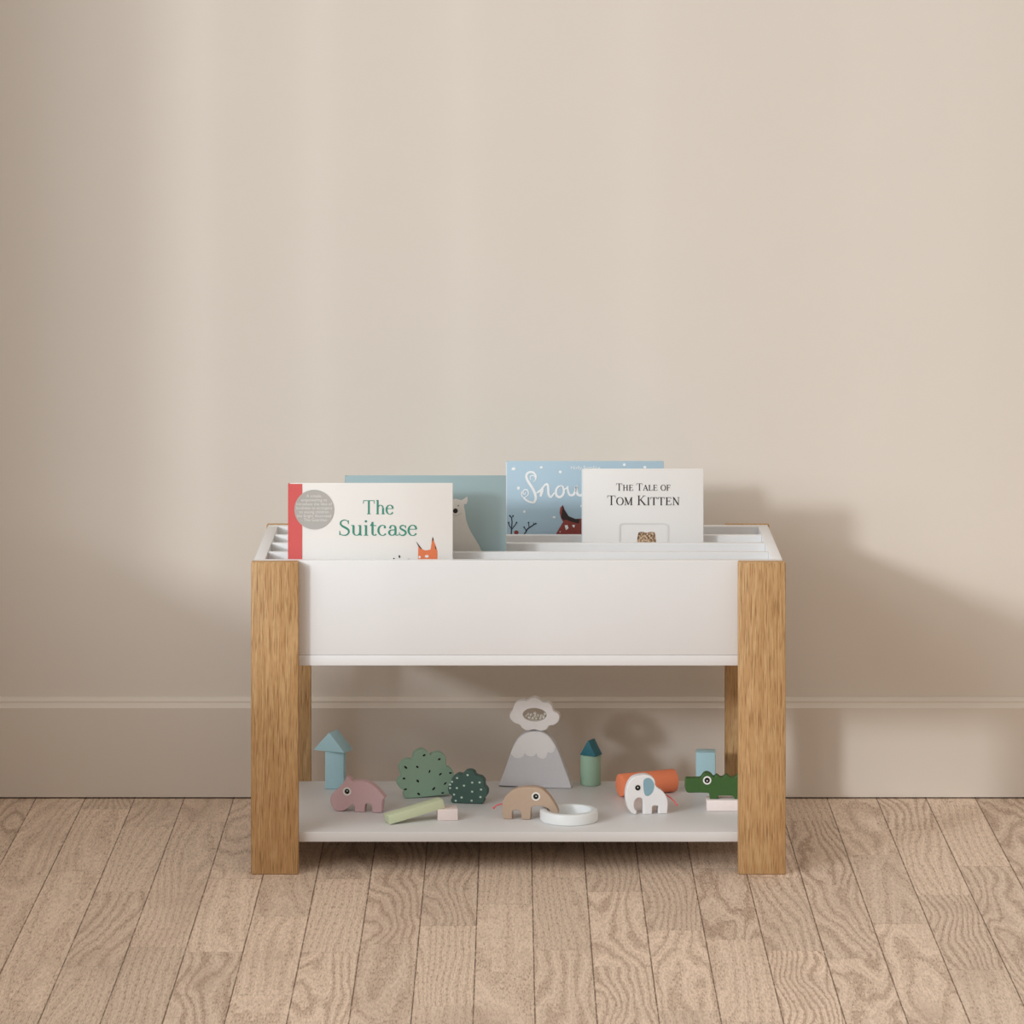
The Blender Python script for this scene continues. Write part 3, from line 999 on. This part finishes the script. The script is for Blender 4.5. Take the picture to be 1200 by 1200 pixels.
# flower-shaped rattle balanced on the summit
hole = ellipse(500, 283, 104, 58, 36, 0.03)
t, L, s, o = cutout('toy_rattle', 'scalloped pale grey rattle with a bead window on the mountain top', 'toy rattle',
    [(500, 130), (545, 148), (572, 170), (620, 173), (652, 203), (665, 245), (703, 265), (719, 302), (704, 345), (664, 372), (628, 377), (604, 410), (558, 425), (500, 414), (432, 423), (390, 402), (366, 372),
     (320, 356), (286, 322), (279, 285), (305, 245), (316, 205), (345, 168), (395, 156), (430, 160), (460, 140)],
    7.5, 560, 800, 626.7, 425, MT_YAW * 0.6, 0.018, M_FLW, 0.0014, holes=[hole], y=MT_Y, z=MT_TOP + 0.0001, body='scalloped_disc')
# clear panes front and back with the beads between them
m_pane = bpy.data.materials.new('clear_pane')
m_pane.use_nodes = True
g = NT(m_pane)
tr = g.nt.nodes.new('ShaderNodeBsdfTransparent')
tr.inputs[0].default_value = (0.97, 0.95, 0.92, 1)
mx = g.nt.nodes.new('ShaderNodeMixShader')
mx.inputs[0].default_value = 0.03
g.link(tr.outputs[0], mx.inputs[1])
g.link(g.bsdf.outputs[0], mx.inputs[2])
g.bsdf.inputs['Roughness'].default_value = 0.15
g.link(mx.outputs[0], g.nt.nodes['Material Output'].inputs[0])
bm = bmesh.new()
for yy in (0.003, 0.015):
    flat_bm(bm, [L(*p) for p in ellipse(500, 283, 106, 60, 36, 0.03)], yy)
from_bm('pane', bm, m_pane, t, False)
for u, v in ((420, 297), (448, 313), (480, 320), (512, 322), (546, 320), (576, 308), (586, 282), (466, 290), (498, 276), (528, 296), (440, 285), (500, 300), (556, 298)):
    q = L(u, v)
    bm = bmesh.new()
    bmesh.ops.create_uvsphere(bm, u_segments=14, v_segments=8, radius=0.0023)
    for vv in bm.verts:
        vv.co += Vector((q[0], 0.0065 + 0.003 * random.random(), q[1]))
    from_bm('bead', bm, M_BEAD, t)


def prism(name, W_, D_, H_, m, label, loc, yaw):
    """triangular roof block, gable facing the viewer"""
    bm = bmesh.new()
    vs = [bm.verts.new(p) for p in ((-W_ / 2, 0, 0), (W_ / 2, 0, 0), (0, 0, H_), (-W_ / 2, D_, 0), (W_ / 2, D_, 0), (0, D_, H_))]
    for f in ((0, 1, 2), (3, 5, 4), (0, 3, 4, 1), (1, 4, 5, 2), (0, 2, 5, 3)):
        bm.faces.new([vs[i] for i in f])
    bmesh.ops.bevel(bm, geom=bm.edges[:], offset=0.0008, segments=2, profile=0.5, affect='EDGES')
    o = from_bm(name, bm, m)
    o.location = loc
    o.rotation_euler = (0, 0, yaw)
    return props(o, label, 'toy block', TG)


# blue tower at the left: block and roof
yb = shelf_y(925)
bw = 0.0295
o = box('toy_block', (-bw / 2, 0, 0), (bw / 2, 0.03, 0.0595), M_BLUE, None, 0.0012)
o.location = (X(391.8, yb), yb, ST)
o.rotation_euler = (0, 0, math.radians(-5))
props(o, 'upright pale blue block carrying the large pale blue roof', 'toy block', TG)
prism('toy_roof_block', 0.0560, 0.030, 0.0300, M_BLUE, 'pale blue triangular roof block on the left tower', (X(385.5, yb), yb - 0.002, ST + 0.0597), math.radians(-25))

# green tower with teal roof
def cyl(name, r, h, m, bev=0.0012, n=48):
    bm = bmesh.new()
    bmesh.ops.create_cone(bm, cap_ends=True, segments=n, radius1=r, radius2=r, depth=h)
    es = [e for e in bm.edges if any(len(f.verts) > 4 for f in e.link_faces)]
    bmesh.ops.bevel(bm, geom=es, offset=bev, segments=2, profile=0.5, affect='EDGES')
    return from_bm(name, bm, m)


yc = shelf_y(921.7) + 0.016
o = cyl('toy_cylinder', 0.0162, 0.0475, M_MINT)
o.location = (X(692.1, yc), yc, ST + 0.02375)
props(o, 'upright mint green cylinder under the teal roof', 'toy block', TG)
prism('toy_roof_block', 0.0290, 0.0225, 0.0245, M_TEAL, 'deep teal triangular roof block on the mint green cylinder', (X(688.5, yc) , yc - 0.014, ST + 0.0477), math.radians(-30))

# orange cylinder lying on its side
o = cyl('toy_cylinder', 0.0176, 0.094, M_ORNG)
a = Vector((X(726.5, 0.275), 0.268))
yaw = math.radians(24)
o.rotation_euler = (math.pi / 2, 0, yaw - math.pi / 2 + math.pi)
o.location = (a.x + 0.047 * math.cos(yaw), a.y + 0.047 * math.sin(yaw), ST + 0.0176)
props(o, 'orange cylinder lying on its side behind the elephant', 'toy block', TG)

# blue block at the right
yr = shelf_y(926)
o = box('toy_block', (-0.0152, 0, 0), (0.0152, 0.03, 0.0590), M_BLUE, None, 0.0012)
o.location = (X(826.8, yr), yr, ST)
o.rotation_euler = (0, 0, math.radians(-4))
props(o, 'upright pale blue block behind the crocodile\'s head', 'toy block', TG)

# white ring
bm = bmesh.new()
ro, ri, hh, bv = 0.0445, 0.0330, 0.0166, 0.0016
pf = [(ro, bv), (ro, hh - bv), (ro - bv * .4, hh - bv * .4), (ro - bv, hh), (ri + bv, hh), (ri + bv * .4, hh - bv * .4), (ri, hh - bv), (ri, bv), (ri + bv, 0), (ro - bv, 0)]
N = 72
rings = [[bm.verts.new((r * math.cos(2 * math.pi * k / N), r * math.sin(2 * math.pi * k / N), z)) for r, z in pf] for k in range(N)]
for k in range(N):
    for j in range(len(pf)):
        i2, j2 = (k + 1) % N, (j + 1) % len(pf)
        bm.faces.new((rings[k][j], rings[i2][j], rings[i2][j2], rings[k][j2]))
o = from_bm('toy_ring', bm, M_RING)
yg = shelf_y(968.7) + ro
o.location = (X(666.9, yg), yg, ST)
props(o, 'white wooden ring lying flat by the anteater\'s snout', 'toy ring', TG)

# pale pink block with the light green stick leaning on it
yp = shelf_y(962)
PH = 0.0172
o = box('toy_block', (-0.0155, 0, 0), (0.0155, 0.03, PH), M_PINK, None, 0.0012)
o.location = (X(524.7, yp), yp, ST)
o.rotation_euler = (0, 0, math.radians(4))
props(o, 'small pale pink block propping up the light green stick', 'toy block', TG)
LN, SW, SH = 0.091, 0.022, 0.0135
o = box('toy_block', (0, 0, 0), (LN, SW, SH), M_LIME, None, 0.0012)
yl = shelf_y(967)
o.location = (X(457, yl), yl, ST + 0.0003)
o.rotation_euler = (0, -math.radians(11.5), math.radians(22))
props(o, 'long light green stick leaning on the small pale pink block', 'toy block', TG)
